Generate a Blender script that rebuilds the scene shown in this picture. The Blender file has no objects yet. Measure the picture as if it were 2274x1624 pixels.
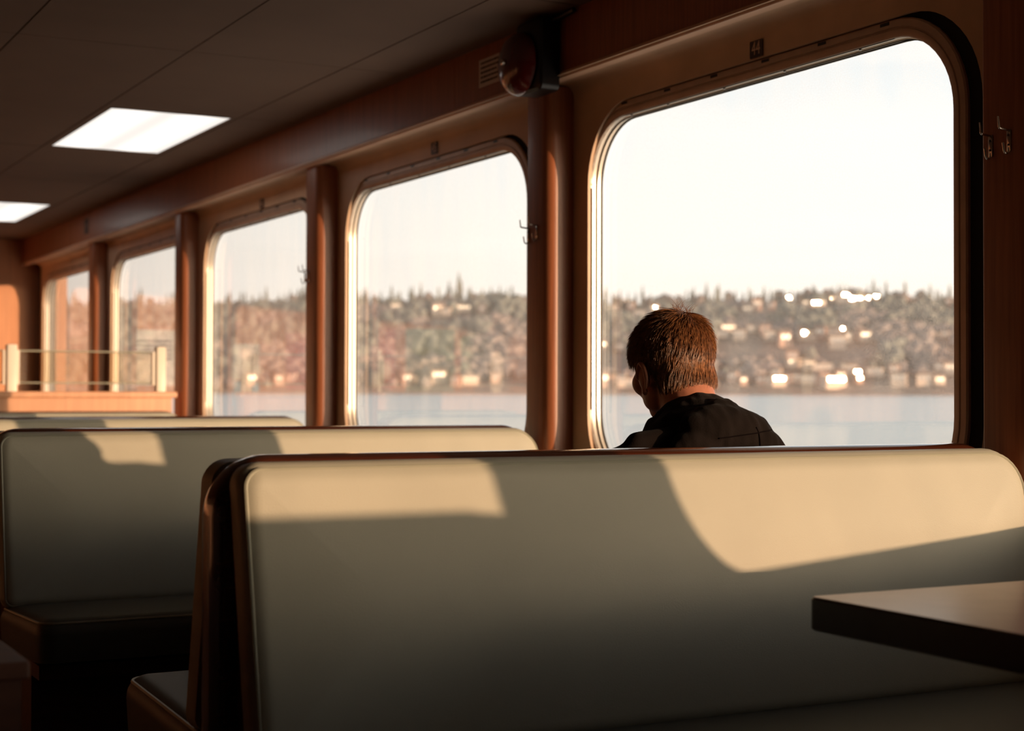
import bpy, bmesh, math, random
from mathutils import Vector, Matrix, noise
random.seed(7)
C = bpy.context.scene.collection
SC = bpy.context.scene
R = math.radians
PI = math.pi
EYE = 1.02          # camera height above the deck
PITCH = 2.028       # spacing of the window bays along the hull

# ------------------------------------------------------------------ materials
def new_mat(name):
    m = bpy.data.materials.new(name); m.use_nodes = True
    nt = m.node_tree; nt.nodes.clear()
    out = nt.nodes.new('ShaderNodeOutputMaterial')
    return m, nt, out
def N(nt, kind, **kw):
    n = nt.nodes.new(kind)
    for k, v in kw.items():
        if k in n.inputs: n.inputs[k].default_value = v
        else: setattr(n, k, v)
    return n
def pbr(name, col, rough=.5, metal=0., var=.12, scale=(6, 6, 6), detail=4, bump=0., bscale=200, coat=0., spec=.5, sheen=0., col2=None, emit=None, estr=0.):
    m, nt, out = new_mat(name)
    b = N(nt, 'ShaderNodeBsdfPrincipled')
    b.inputs['Roughness'].default_value = rough
    b.inputs['Metallic'].default_value = metal
    b.inputs['Specular IOR Level'].default_value = spec
    b.inputs['Coat Weight'].default_value = coat
    b.inputs['Coat Roughness'].default_value = .12
    b.inputs['Sheen Weight'].default_value = sheen
    tc = N(nt, 'ShaderNodeTexCoord')
    mp = N(nt, 'ShaderNodeMapping'); mp.inputs['Scale'].default_value = scale
    nt.links.new(tc.outputs['Object'], mp.inputs['Vector'])
    ns = N(nt, 'ShaderNodeTexNoise'); ns.inputs['Scale'].default_value = 1.; ns.inputs['Detail'].default_value = detail
    nt.links.new(mp.outputs['Vector'], ns.inputs['Vector'])
    mix = N(nt, 'ShaderNodeMix', data_type='RGBA')
    c2 = col2 or tuple(c * (1 - var) for c in col)
    c1 = tuple(min(1, c * (1 + var)) for c in col)
    mix.inputs['A'].default_value = (*c2, 1); mix.inputs['B'].default_value = (*c1, 1)
    rp = N(nt, 'ShaderNodeMapRange'); rp.inputs['From Min'].default_value = .3; rp.inputs['From Max'].default_value = .7
    nt.links.new(ns.outputs['Fac'], rp.inputs['Value']); nt.links.new(rp.outputs['Result'], mix.inputs['Factor'])
    nt.links.new(mix.outputs['Result'], b.inputs['Base Color'])
    if bump:
        n2 = N(nt, 'ShaderNodeTexNoise'); n2.inputs['Scale'].default_value = bscale; n2.inputs['Detail'].default_value = 3
        nt.links.new(tc.outputs['Object'], n2.inputs['Vector'])
        bp = N(nt, 'ShaderNodeBump'); bp.inputs['Strength'].default_value = bump; bp.inputs['Distance'].default_value = .001
        nt.links.new(n2.outputs['Fac'], bp.inputs['Height']); nt.links.new(bp.outputs['Normal'], b.inputs['Normal'])
    if emit:
        b.inputs['Emission Color'].default_value = (*emit, 1); b.inputs['Emission Strength'].default_value = estr
    nt.links.new(b.outputs[0], out.inputs['Surface'])
    return m

M = {}
M['wood'] = pbr('veneer_wood', (.34, .115, .048), .38, var=.2, scale=(90, 90, 4), coat=.08, bump=.1, bscale=60)
M['wood_light'] = pbr('maple_veneer', (.66, .34, .19), .45, var=.1, scale=(40, 40, 2.5), coat=.1)
M['wood_end'] = pbr('end_wall_veneer', (.62, .27, .12), .5, var=.14, scale=(40, 40, 2.0))
M['lip'] = pbr('valance_lip', (.72, .47, .32), .4, var=.06)
M['soffit'] = pbr('painted_soffit', (.30, .18, .12), .55, var=.1, bump=.1)
M['liner'] = pbr('painted_liner', (.62, .42, .27), .5, var=.1, bump=.15, bscale=90)
M['hull'] = pbr('dark_hull', (.012, .009, .008), .9, var=.2)
M['frame'] = pbr('window_frame_metal', (.55, .41, .31), .42, metal=.2, var=.12, scale=(12, 12, 12), bump=.12, bscale=60)
M['reveal'] = pbr('aluminium_reveal', (.80, .74, .64), .34, metal=.35, var=.05)
M['gasket'] = pbr('rubber_gasket', (.012, .012, .012), .7, var=.1)
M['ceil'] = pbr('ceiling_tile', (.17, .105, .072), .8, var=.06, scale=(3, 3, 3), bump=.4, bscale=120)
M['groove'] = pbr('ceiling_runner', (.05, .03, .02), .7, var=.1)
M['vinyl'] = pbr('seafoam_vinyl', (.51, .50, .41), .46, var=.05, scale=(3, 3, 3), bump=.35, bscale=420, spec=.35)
M['vinyl_shaded'] = pbr('shaded_seat_vinyl', (.10, .105, .095), .45, var=.08, scale=(3, 3, 3), bump=.3, bscale=420, spec=.35)  # same vinyl as the backrests, darkened to paint in the seats' shade
M['piping'] = pbr('vinyl_piping', (.38, .38, .30), .4, var=.05)
M['lacquer'] = pbr('lacquered_wood', (.075, .020, .009), .13, var=.25, scale=(6, 90, 90), coat=1., spec=.8)
M['plinth'] = pbr('plinth_wood', (.10, .035, .018), .5, var=.2, scale=(8, 60, 60))
M['tabletop'] = pbr('table_laminate', (.62, .39, .34), .3, var=.05, scale=(20, 20, 20), spec=.5, coat=.15)
M['edge'] = pbr('table_edge', (.028, .015, .010), .35, var=.1)
M['steel'] = pbr('steel', (.50, .44, .38), .25, metal=1, var=.08)
M['floor'] = pbr('deck_floor', (.05, .035, .03), .6, var=.25, scale=(8, 8, 8))
M['darkwall'] = pbr('cabin_wall', (.12, .06, .035), .6, var=.15, scale=(4, 4, 2))
M['red'] = pbr('red_enamel', (.10, .006, .004), .22, var=.1, coat=.6)
M['black'] = pbr('black_paint', (.006, .005, .005), .4, var=.1)
M['paper'] = pbr('paper', (.75, .68, .64), .8, var=.04)
M['ink'] = pbr('ink', (.05, .035, .03), .8, var=.04)
M['plate'] = pbr('number_plate', (.022, .008, .006), .5, var=.1)
M['digit'] = pbr('plate_digit', (.62, .42, .30), .5, var=.04)
M['diffuser'] = pbr('light_diffuser', (.9, .88, .82), .5, var=.0)
M['post'] = pbr('cream_post', (.85, .78, .66), .35, var=.03)
M['skin'] = pbr('skin', (.50, .20, .12), .5, var=.1, scale=(30, 30, 30), bump=.2, bscale=400)
M['hair'] = pbr('hair', (.29, .125, .050), .34, var=.55, scale=(120, 120, 120), spec=.55)
M['hair_base'] = pbr('hair_base', (.045, .015, .006), .7, var=.5, scale=(90, 90, 30), bump=.6, bscale=160)
M['jacket'] = pbr('charcoal_fleece', (.010, .0066, .0055), .9, spec=.12, var=.2, scale=(15, 15, 15), bump=.6, bscale=260, sheen=.03)
M['seam'] = pbr('jacket_seam', (.006, .004, .004), .95, spec=.05)
M['jeans'] = pbr('denim', (.03, .04, .07), .8, var=.2)
M['shoe'] = pbr('shoe_leather', (.02, .015, .012), .5)
M['white'] = pbr('poster_white', (.82, .82, .80), .7, var=.03)
M['blue'] = pbr('poster_blue', (.18, .42, .62), .7, var=.05)
M['redp'] = pbr('poster_red', (.62, .12, .07), .7, var=.05)
M['pink'] = pbr('poster_pink', (.75, .10, .20), .7, var=.05)
M['green'] = pbr('poster_green', (.25, .36, .27), .7, var=.08)

# clear rail glass and the salt-hazed window glass (transparent + fresnel gloss + thin film of dirt)
def glass(name, ior, dirt, dcol, rough=.0, tint=(1, 1, 1), gcol=(1, 1, 1), gain=1.):
    m, nt, out = new_mat(name)
    tr = N(nt, 'ShaderNodeBsdfTransparent'); tr.inputs['Color'].default_value = (*tint, 1)
    gl = N(nt, 'ShaderNodeBsdfGlossy'); gl.inputs['Roughness'].default_value = rough; gl.inputs['Color'].default_value = (*gcol, 1)
    fr = N(nt, 'ShaderNodeFresnel'); ge = N(nt, 'ShaderNodeNewGeometry'); mi = N(nt, 'ShaderNodeMix', data_type='FLOAT')
    mi.inputs[2].default_value = ior; mi.inputs[3].default_value = 1 / ior      # same reflectance from both sides of the pane
    nt.links.new(ge.outputs['Backfacing'], mi.inputs[0]); nt.links.new(mi.outputs[0], fr.inputs['IOR'])
    mx = N(nt, 'ShaderNodeMixShader')
    fm = N(nt, 'ShaderNodeMath', operation='MULTIPLY', use_clamp=True); fm.inputs[1].default_value = gain      # several panes and coatings reflect
    nt.links.new(fr.outputs[0], fm.inputs[0]); nt.links.new(fm.outputs[0], mx.inputs[0]); nt.links.new(tr.outputs[0], mx.inputs[1]); nt.links.new(gl.outputs[0], mx.inputs[2])
    last = mx
    if dirt:
        tl = N(nt, 'ShaderNodeBsdfTranslucent'); tl.inputs['Color'].default_value = (*dcol, 1)
        tc = N(nt, 'ShaderNodeTexCoord')
        mp = N(nt, 'ShaderNodeMapping'); mp.inputs['Scale'].default_value = (9, 9, 2.5)
        ns = N(nt, 'ShaderNodeTexNoise'); ns.inputs['Scale'].default_value = 1; ns.inputs['Detail'].default_value = 5
        n2 = N(nt, 'ShaderNodeTexNoise'); n2.inputs['Scale'].default_value = 260; n2.inputs['Detail'].default_value = 2
        nt.links.new(tc.outputs['Object'], mp.inputs[0]); nt.links.new(mp.outputs[0], ns.inputs['Vector'])
        nt.links.new(tc.outputs['Object'], n2.inputs['Vector'])
        ad = N(nt, 'ShaderNodeMath', operation='MULTIPLY'); nt.links.new(ns.outputs['Fac'], ad.inputs[0]); nt.links.new(n2.outputs['Fac'], ad.inputs[1])
        ml = N(nt, 'ShaderNodeMath', operation='MULTIPLY'); nt.links.new(ad.outputs[0], ml.inputs[0]); ml.inputs[1].default_value = dirt * 4
        m2 = N(nt, 'ShaderNodeMixShader')
        nt.links.new(ml.outputs[0], m2.inputs[0]); nt.links.new(mx.outputs[0], m2.inputs[1]); nt.links.new(tl.outputs[0], m2.inputs[2])
        last = m2
    nt.links.new(last.outputs[0], out.inputs['Surface'])
    return m
M['glass'] = glass('salt_hazed_window_glass', 1.75, .11, (1, .95, .90), gain=1.55)  # salt dirt, raised to stand in for distance haze as well
M['railglass'] = glass('rail_glass', 1.2, .0, (1, 1, 1), tint=(.93, .88, .80))

# ------------------------------------------------------------------ mesh helpers
def link(o): C.objects.link(o); return o
def obj(name, bm, m, parent=None, smooth=True, world=False):
    me = bpy.data.meshes.new(name)
    bmesh.ops.remove_doubles(bm, verts=bm.verts, dist=1e-6)
    bmesh.ops.recalc_face_normals(bm, faces=bm.faces)
    bm.to_mesh(me); bm.free()
    ms = m if isinstance(m, (list, tuple)) else [m]
    for k in ms: me.materials.append(k)
    if smooth:
        me.polygons.foreach_set('use_smooth', [True] * len(me.polygons))
        try: me.set_sharp_from_angle(angle=R(38))
        except Exception: pass
    o = link(bpy.data.objects.new(name, me))
    if parent: o.parent = parent
    return o
def bev(o, w=.003, seg=2):
    b = o.modifiers.new('bevel', 'BEVEL'); b.width = w; b.segments = seg; b.limit_method = 'ANGLE'; b.angle_limit = R(40)
    return o
def tag(o, label, cat, group=None, kind=None):
    o['label'] = label; o['category'] = cat
    if group: o['group'] = group
    if kind: o['kind'] = kind
    return o
def thing(name, label, cat, loc=(0, 0, 0), rz=0, group=None):
    o = link(bpy.data.objects.new(name, None)); o.location = loc; o.rotation_euler = (0, 0, rz)
    o.empty_display_size = .1
    return tag(o, label, cat, group)
def struct(o): o['kind'] = 'structure'; return o
def box(bm, x0, x1, y0, y1, z0, z1, mi=0):
    v = [bm.verts.new(p) for p in ((x0,y0,z0),(x1,y0,z0),(x1,y1,z0),(x0,y1,z0),(x0,y0,z1),(x1,y0,z1),(x1,y1,z1),(x0,y1,z1))]
    for f in ((0,3,2,1),(4,5,6,7),(0,1,5,4),(1,2,6,5),(2,3,7,6),(3,0,4,7)):
        bm.faces.new([v[i] for i in f]).material_index = mi
    return v
def BM(): return bmesh.new()
def tube(bm, pts, r, seg=8, closed=False, flat=1.0):
    pts = [Vector(p) for p in pts]; n = len(pts); rings = []
    up = None
    for i, p in enumerate(pts):
        a = pts[(i - 1) % n] if (closed or i > 0) else p
        b = pts[(i + 1) % n] if (closed or i < n - 1) else p
        t = (b - a).normalized()
        if up is None:
            up = Vector((0, 0, 1)) if abs(t.z) < .9 else Vector((1, 0, 0))
        s = t.cross(up)
        if s.length < 1e-5: s = t.orthogonal()
        s.normalize(); up = s.cross(t).normalized()
        rr = r[i] if isinstance(r, (list, tuple)) else r
        rings.append([bm.verts.new(p + (s * math.cos(2*PI*k/seg) + up * math.sin(2*PI*k/seg) * flat) * rr) for k in range(seg)])
    m = n if closed else n - 1
    for i in range(m):
        A, B = rings[i], rings[(i + 1) % n]
        for k in range(seg):
            bm.faces.new((A[k], A[(k+1) % seg], B[(k+1) % seg], B[k]))
    if not closed:
        bm.faces.new(rings[0][::-1]); bm.faces.new(rings[-1])
def rrect(u0, u1, v0, v1, r, seg=8):
    """rounded rectangle points (u, v); r = radius or 4 radii (u0v0, u1v0, u1v1, u0v1)"""
    if not isinstance(r, (list, tuple)): r = [r] * 4
    P = []
    for (cu, cv, a0, rr) in ((u0, v0, PI, r[0]), (u1, v0, 1.5*PI, r[1]), (u1, v1, 0, r[2]), (u0, v1, .5*PI, r[3])):
        su = 1 if cu == u0 else -1; sv = 1 if cv == v0 else -1
        ox, oy = cu + su * rr, cv + sv * rr
        for k in range(seg + 1):
            a = a0 + .5 * PI * k / seg
            P.append((ox + rr * math.cos(a), oy + rr * math.sin(a)))
    return P
def loft(bm, rings, cap0=False, cap1=False, mi=0):
    V = [[bm.verts.new(p) for p in r] for r in rings]
    n = len(V[0])
    for A, B in zip(V, V[1:]):
        for k in range(n):
            try: bm.faces.new((A[k], A[(k+1) % n], B[(k+1) % n], B[k])).material_index = mi
            except ValueError: pass
    if cap0: bm.faces.new(V[0][::-1]).material_index = mi
    if cap1: bm.faces.new(V[-1]).material_index = mi
    return V
def sphere(bm, c, rad, rot=None, sub=3):
    ret = bmesh.ops.create_icosphere(bm, subdivisions=sub, radius=1)
    rad = rad if isinstance(rad, (list, tuple)) else (rad,)*3
    mt = Matrix.Translation(Vector(c)) @ (rot.to_matrix().to_4x4() if rot else Matrix()) @ Matrix.Diagonal((*rad, 1))
    bmesh.ops.transform(bm, matrix=mt, verts=ret['verts'])
def capsule(bm, a, b, ra, rb, n=10):
    """tapering limb between two joints"""
    a, b = Vector(a), Vector(b)
    pts = []; rs = []
    for k in range(n + 1):
        t = k / n; pts.append(a.lerp(b, t)); rs.append(ra + (rb - ra) * t)
    tube(bm, pts, rs, seg=20)
    sphere(bm, a, ra); sphere(bm, b, rb)

# ------------------------------------------------------------------ camera
cd = bpy.data.cameras.new('camera'); cam = link(bpy.data.objects.new('camera', cd))
cd.sensor_width = 36; cd.sensor_fit = 'HORIZONTAL'; cd.lens = 3540 / 2274 * 36
cd.clip_start = .05; cd.clip_end = 20000
a, p, ro = R(28), R(.973), R(.147)
F = Vector((math.sin(a)*math.cos(p), math.cos(a)*math.cos(p), math.sin(p)))
Rt = Vector((math.cos(a), -math.sin(a), 0)); U = Rt.cross(F)
R2 = Rt*math.cos(ro) + U*math.sin(ro); U2 = U*math.cos(ro) - Rt*math.sin(ro)
mw = Matrix((R2, U2, -F)).transposed().to_4x4(); mw.translation = (0, 0, EYE)
cam.matrix_world = mw
cd.dof.use_dof = True; cd.dof.focus_distance = 3.35; cd.dof.aperture_fstop = 4.0; cd.dof.aperture_blades = 8
SC.camera = cam

def Z(z): return z + EYE

# ------------------------------------------------------------------ room shell
XH = 2.588     # hull plate
Y_END, Y_BACK, X_LEFT = 12.75, -7.4, -2.7
CEIL = Z(1.18)
bm = BM(); box(bm, X_LEFT - .9, 2.75, Y_BACK, Y_END + .2, -.1, 0)
struct(obj('floor', bm, M['floor'], smooth=False))
# suspended ceiling: tiles with open joints over a dark backing
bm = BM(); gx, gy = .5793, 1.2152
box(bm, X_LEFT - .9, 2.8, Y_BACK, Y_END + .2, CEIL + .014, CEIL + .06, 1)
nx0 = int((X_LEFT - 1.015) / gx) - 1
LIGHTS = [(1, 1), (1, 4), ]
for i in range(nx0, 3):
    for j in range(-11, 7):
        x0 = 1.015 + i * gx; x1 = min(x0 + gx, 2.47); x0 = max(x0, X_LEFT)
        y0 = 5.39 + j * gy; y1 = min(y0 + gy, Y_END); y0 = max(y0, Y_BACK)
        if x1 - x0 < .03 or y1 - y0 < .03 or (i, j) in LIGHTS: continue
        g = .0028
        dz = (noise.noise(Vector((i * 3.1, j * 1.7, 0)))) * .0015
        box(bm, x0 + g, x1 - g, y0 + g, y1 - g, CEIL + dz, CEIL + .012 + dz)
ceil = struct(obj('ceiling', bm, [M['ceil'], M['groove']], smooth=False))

def win_rect(n, x, d=0., r=.2):
    y0, y1 = 2.720 + (n - 1) * PITCH, 4.330 + (.1 if n == 5 else 0) + (n - 1) * PITCH
    return [(x, u, v) for u, v in rrect(y0 - d, y1 + d, Z(-.254) - d, Z(.848) + d, r + d, 12)]
def cell_ring(bm, x, inner, y0, y1, z0, z1, mi=0):
    """rectangle (y0..y1, z0..z1) at plane x with a rounded hole given by inner"""
    cy = sum(p[1] for p in inner) / len(inner); cz = sum(p[2] for p in inner) / len(inner)
    out = []
    for (_, u, v) in inner:
        du, dv = u - cy, v - cz; t = 1e9
        if du > 1e-9: t = min(t, (y1 - cy) / du)
        if du < -1e-9: t = min(t, (y0 - cy) / du)
        if dv > 1e-9: t = min(t, (z1 - cz) / dv)
        if dv < -1e-9: t = min(t, (z0 - cz) / dv)
        out.append([x, cy + du * t, cz + dv * t])
    for (cu, cv) in ((y0, z0), (y1, z0), (y1, z1), (y0, z1)):
        k = min(range(len(out)), key=lambda i: (out[i][1] - cu)**2 + (out[i][2] - cv)**2)
        out[k] = [x, cu, cv]
    loft(bm, [inner, out], mi=mi)
WN = list(range(-3, 6))
bm = BM()
for n in WN:
    y0 = 2.46 + (n - 1) * PITCH; y1 = y0 + PITCH
    cell_ring(bm, XH, win_rect(n, XH, .002), y0, y1, 0, CEIL + .06)
    cell_ring(bm, XH + .038, win_rect(n, XH + .038, .002), y0, y1, 0, CEIL + .06)
    loft(bm, [win_rect(n, XH, .002), win_rect(n, XH + .038, .002)])
ylo = 2.46 + (WN[0] - 1) * PITCH; yhi = 2.46 + WN[-1] * PITCH
box(bm, XH, XH + .1, yhi, yhi + .4, 0, CEIL + .06); box(bm, XH, XH + .1, Y_BACK - .3, ylo, 0, CEIL + .06)
struct(obj('wall_right', bm, M['hull'], smooth=False))
bm = BM(); box(bm, X_LEFT - .1, 2.8, Y_END, Y_END + .1, 0, CEIL + .06)
for k in range(-4, 5):      # veneer board joints
    box(bm, k * .61 - .0015, k * .61 + .0015, Y_END - .001, Y_END, 0, CEIL)
struct(obj('wall_far', bm, M['wood_end'], smooth=False))
bm = BM(); box(bm, X_LEFT - .9, 2.8, Y_BACK - .1, Y_BACK, 0, CEIL + .06)
struct(obj('wall_back', bm, M['darkwall'], smooth=False))
bm = BM(); box(bm, X_LEFT - .1, X_LEFT, 4.6, Y_END + .1, 0, CEIL + .06, 1); box(bm, X_LEFT - .9, X_LEFT - .8, Y_BACK, 4.6, 0, CEIL + .06); box(bm, X_LEFT - .9, X_LEFT - .1, 4.6, 4.7, 0, CEIL + .06)  # unseen wall; far part set inboard in pale maple to bounce warm light
struct(obj('wall_left', bm, [M['darkwall'], M['wood_light']], smooth=False))

# inner liner with rounded window openings, cove and soffit in one moulded skin
bm = BM(); LX = 2.568
for n in WN:
    y0 = 2.46 + (n - 1) * PITCH; y1 = y0 + PITCH
    op = [(LX, u, v) for u, v in rrect(2.615 + (n-1)*PITCH, 4.322 + (.1 if n == 5 else 0) + (n-1)*PITCH, Z(-.31), Z(.894), .24, 12)]
    cell_ring(bm, LX, op, y0, y1, Z(-.62), Z(.945))
    loft(bm, [op, [(LX + .010, q[1], q[2]) for q in op], [(LX + .010, q[1] + (.03 if q[1] > 3.47 + (n-1)*PITCH else -.03), q[2]) for q in op]])
# cove
rings = []
for k in range(9):
    t = .5 * PI * k / 8
    rings.append((LX - .04 * (1 - math.cos(t)), Z(.945) + .04 * math.sin(t)))
rings.append((2.44, Z(.985)))
for (xa, za), (xb, zb_) in zip(rings, rings[1:]):
    v = [bm.verts.new(q) for q in ((xa, ylo, za), (xa, yhi, za), (xb, yhi, zb_), (xb, ylo, zb_))]
    bm.faces.new(v)
box(bm, LX, LX + .01, ylo, yhi + .3, 0.0, Z(-.62))
struct(obj('trim_1', bm, M['liner']))
# valance with its lip, coloured lighter for the reflected light it catches
bm = BM(); box(bm, 2.453, 2.475, Y_BACK, Y_END, Z(.998), CEIL)
for y in (9.9, 7.87, 5.05, 2.9, .9):
    box(bm, 2.4524, 2.453, y, y + .002, Z(.998), CEIL)
struct(obj('trim_2', bm, M['wood'], smooth=False))
bm = BM(); box(bm, 2.449, 2.485, Y_BACK, Y_END, Z(.977), Z(.998))
struct(bev(obj('trim_3', bm, M['lip'], smooth=False), .003))

# ------------------------------------------------------------------ windows
def window(n):
    w = link(bpy.data.objects.new('window_%d' % (n + 4), None)); w.location = (XH, 3.57 + (n-1)*PITCH, Z(.3)); struct(w)
    inv = Matrix.Translation(-Vector(w.location))
    def add(name, bm, m, par=w):
        bmesh.ops.transform(bm, matrix=inv if par is w else inv, verts=bm.verts)
        return obj(name, bm, m, par)
    bm = BM()   # flange facing the cabin, two raised bands with a groove
    prof = [(.0, 2.590), (.0, 2.581), (.004, 2.578), (.019, 2.578), (.021, 2.581), (.024, 2.581), (.026, 2.577), (.042, 2.577), (.046, 2.581), (.046, 2.590)]
    loft(bm, [win_rect(n, x, d) for d, x in prof])
    fr = add('window_frame', bm, M['frame'])
    bm = BM(); loft(bm, [win_rect(n, 2.582, .0), win_rect(n, 2.600, .0), win_rect(n, 2.602, -.003)])
    loft(bm, [win_rect(n, 2.606, -.003), win_rect(n, 2.608, -.001), win_rect(n, 2.6255, -.001)])
    add('window_reveal', bm, M['reveal'])
    bm = BM(); loft(bm, [win_rect(n, 2.601, .0005), win_rect(n, 2.6035, -.005), win_rect(n, 2.607, .0005)])
    loft(bm, [win_rect(n, 2.620, .0), win_rect(n, 2.620, -.004), win_rect(n, 2.625, -.004)])
    add('window_gasket', bm, M['gasket'])
    bm = BM(); vs = [bm.verts.new(q) for q in win_rect(n, 2.622, -.001)]; bm.faces.new(vs)
    add('window_glass', bm, M['glass'])
    bm = BM()   # screws in the reveal
    for s, zz in ((-1, .66), (-1, .1), (-1, -.06), (1, .66), (1, .1), (1, -.06)):
        yy = (2.722 if s < 0 else 4.328) + (n-1)*PITCH
        tube(bm, [(2.591, yy, Z(zz)), (2.591, yy - s*.003, Z(zz))], .004, 10)
    for yy in (3.05, 3.35, 3.62, 3.9, 4.1):
        tube(bm, [(2.591, yy + (n-1)*PITCH, Z(.8478)), (2.591, yy + (n-1)*PITCH, Z(.844))], .004, 10)
    add('window_screw', bm, M['steel'])
    bm = BM()   # black drain slots between liner and flange along the top
    for k in range(6):
        yy = 2.93 + k * .235 + (n-1)*PITCH
        box(bm, 2.5762, 2.582, yy, yy + .032, Z(.881), Z(.889))
    add('window_slot', bm, M['black'])
for n in WN: window(n)

bm = BM(); box(bm, XH + .04, 3.95, Y_BACK - 2, Y_END + 2, Z(1.30), Z(1.36)); box(bm, 3.90, 3.95, Y_BACK - 2, Y_END + 2, Z(1.36), Z(2.2))  # unseen overhang added to keep high sky light off the benches
struct(obj('sky_block_overhang', bm, M['hull'], smooth=False))
# ------------------------------------------------------------------ wall posts with rounded corners
COLW = {}
def post(n, label):
    yn, yf = 2.385 + (n)*PITCH, 2.5215 + (n)*PITCH
    bm = BM(); r = .034
    prof = [(2.605, yn), ] + [(2.473 + r - r*math.cos(t), yn + r - r*math.sin(t)) for t in [PI/2*(1-k/8) for k in range(9)]]
    prof += [(2.473 + .006 - .006*math.cos(t), yf - .006 + .006*math.sin(t)) for t in [PI/2*k/3 for k in range(4)]] + [(2.605, yf)]
    loft(bm, [[(x, y, z) for x, y in prof] for z in (0.0, Z(.978))], True, True)
    o = obj('wall_post', bm, M['wood']); tag(o, label, 'column', 'wood veneered posts between the windows')
    return o
PL = {0: 'dark wood veneered post at the right edge of the photo, past the largest window',
      1: 'tall wood veneered post between the two largest windows, under the red bell',
      2: 'wood veneered post between the second and third windows from the right',
      3: 'wood veneered post beside the end of the low glazed partition',
      4: 'wood veneered post seen behind the glass of the low partition',
      5: 'dark wood veneered post tucked in the corner against the orange end wall'}
for n in range(0, 5): post(n, PL[n])
for n in (-1, -2, -3): post(n, 'wood veneered post in the window wall beside the camera')

# ------------------------------------------------------------------ ceiling lights
def ceiling_light(i, j, label):
    x0, y0 = 1.015 + i*gx, 5.39 + j*gy
    t = thing('ceiling_light', label, 'ceiling light', (x0 + gx/2, y0 + gy/2, CEIL), group='recessed square ceiling lights')
    hx, hy = gx/2 - .003, gy/2 - .003
    bm = BM()
    for (a0, a1, b0, b1) in ((-hx, hx, -hy, -hy+.02), (-hx, hx, hy-.02, hy), (-hx, -hx+.035, -hy+.02, hy-.02), (hx-.02, hx, -hy+.02, hy-.02)):
        box(bm, a0, a1, b0, b1, 0, .012)
    obj('light_frame', bm, M['ceil'], t, smooth=False)
    bm = BM(); box(bm, -hx+.035, hx-.02, -hy+.02, hy-.02, .004, .010)
    m, nt, out = new_mat('lit_diffuser')
    tc = N(nt, 'ShaderNodeTexCoord'); sx = N(nt, 'ShaderNodeSeparateXYZ'); nt.links.new(tc.outputs['Object'], sx.inputs[0])
    # two tubes glow through the diffuser, a little dimmer between them
    w = N(nt, 'ShaderNodeMath', operation='MULTIPLY'); w.inputs[1].default_value = 2*PI/.27; nt.links.new(sx.outputs['X'], w.inputs[0])
    cs = N(nt, 'ShaderNodeMath', operation='COSINE'); nt.links.new(w.outputs[0], cs.inputs[0])
    mr = N(nt, 'ShaderNodeMapRange'); mr.inputs['From Min'].default_value = 1; mr.inputs['From Max'].default_value = -1
    mr.inputs['To Min'].default_value = 1.0; mr.inputs['To Max'].default_value = 1.5; nt.links.new(cs.outputs[0], mr.inputs['Value'])
    em = N(nt, 'ShaderNodeEmission'); em.inputs['Color'].default_value = (1, .93, .86, 1); nt.links.new(mr.outputs[0], em.inputs['Strength'])
    nt.links.new(em.outputs[0], out.inputs['Surface'])
    obj('light_diffuser', bm, m, t, smooth=False)
ceiling_light(1, 1, 'lit rectangular ceiling light, the nearer one fully in view')
ceiling_light(1, 4, 'lit rectangular ceiling light further back, cut off by the left edge')

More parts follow.
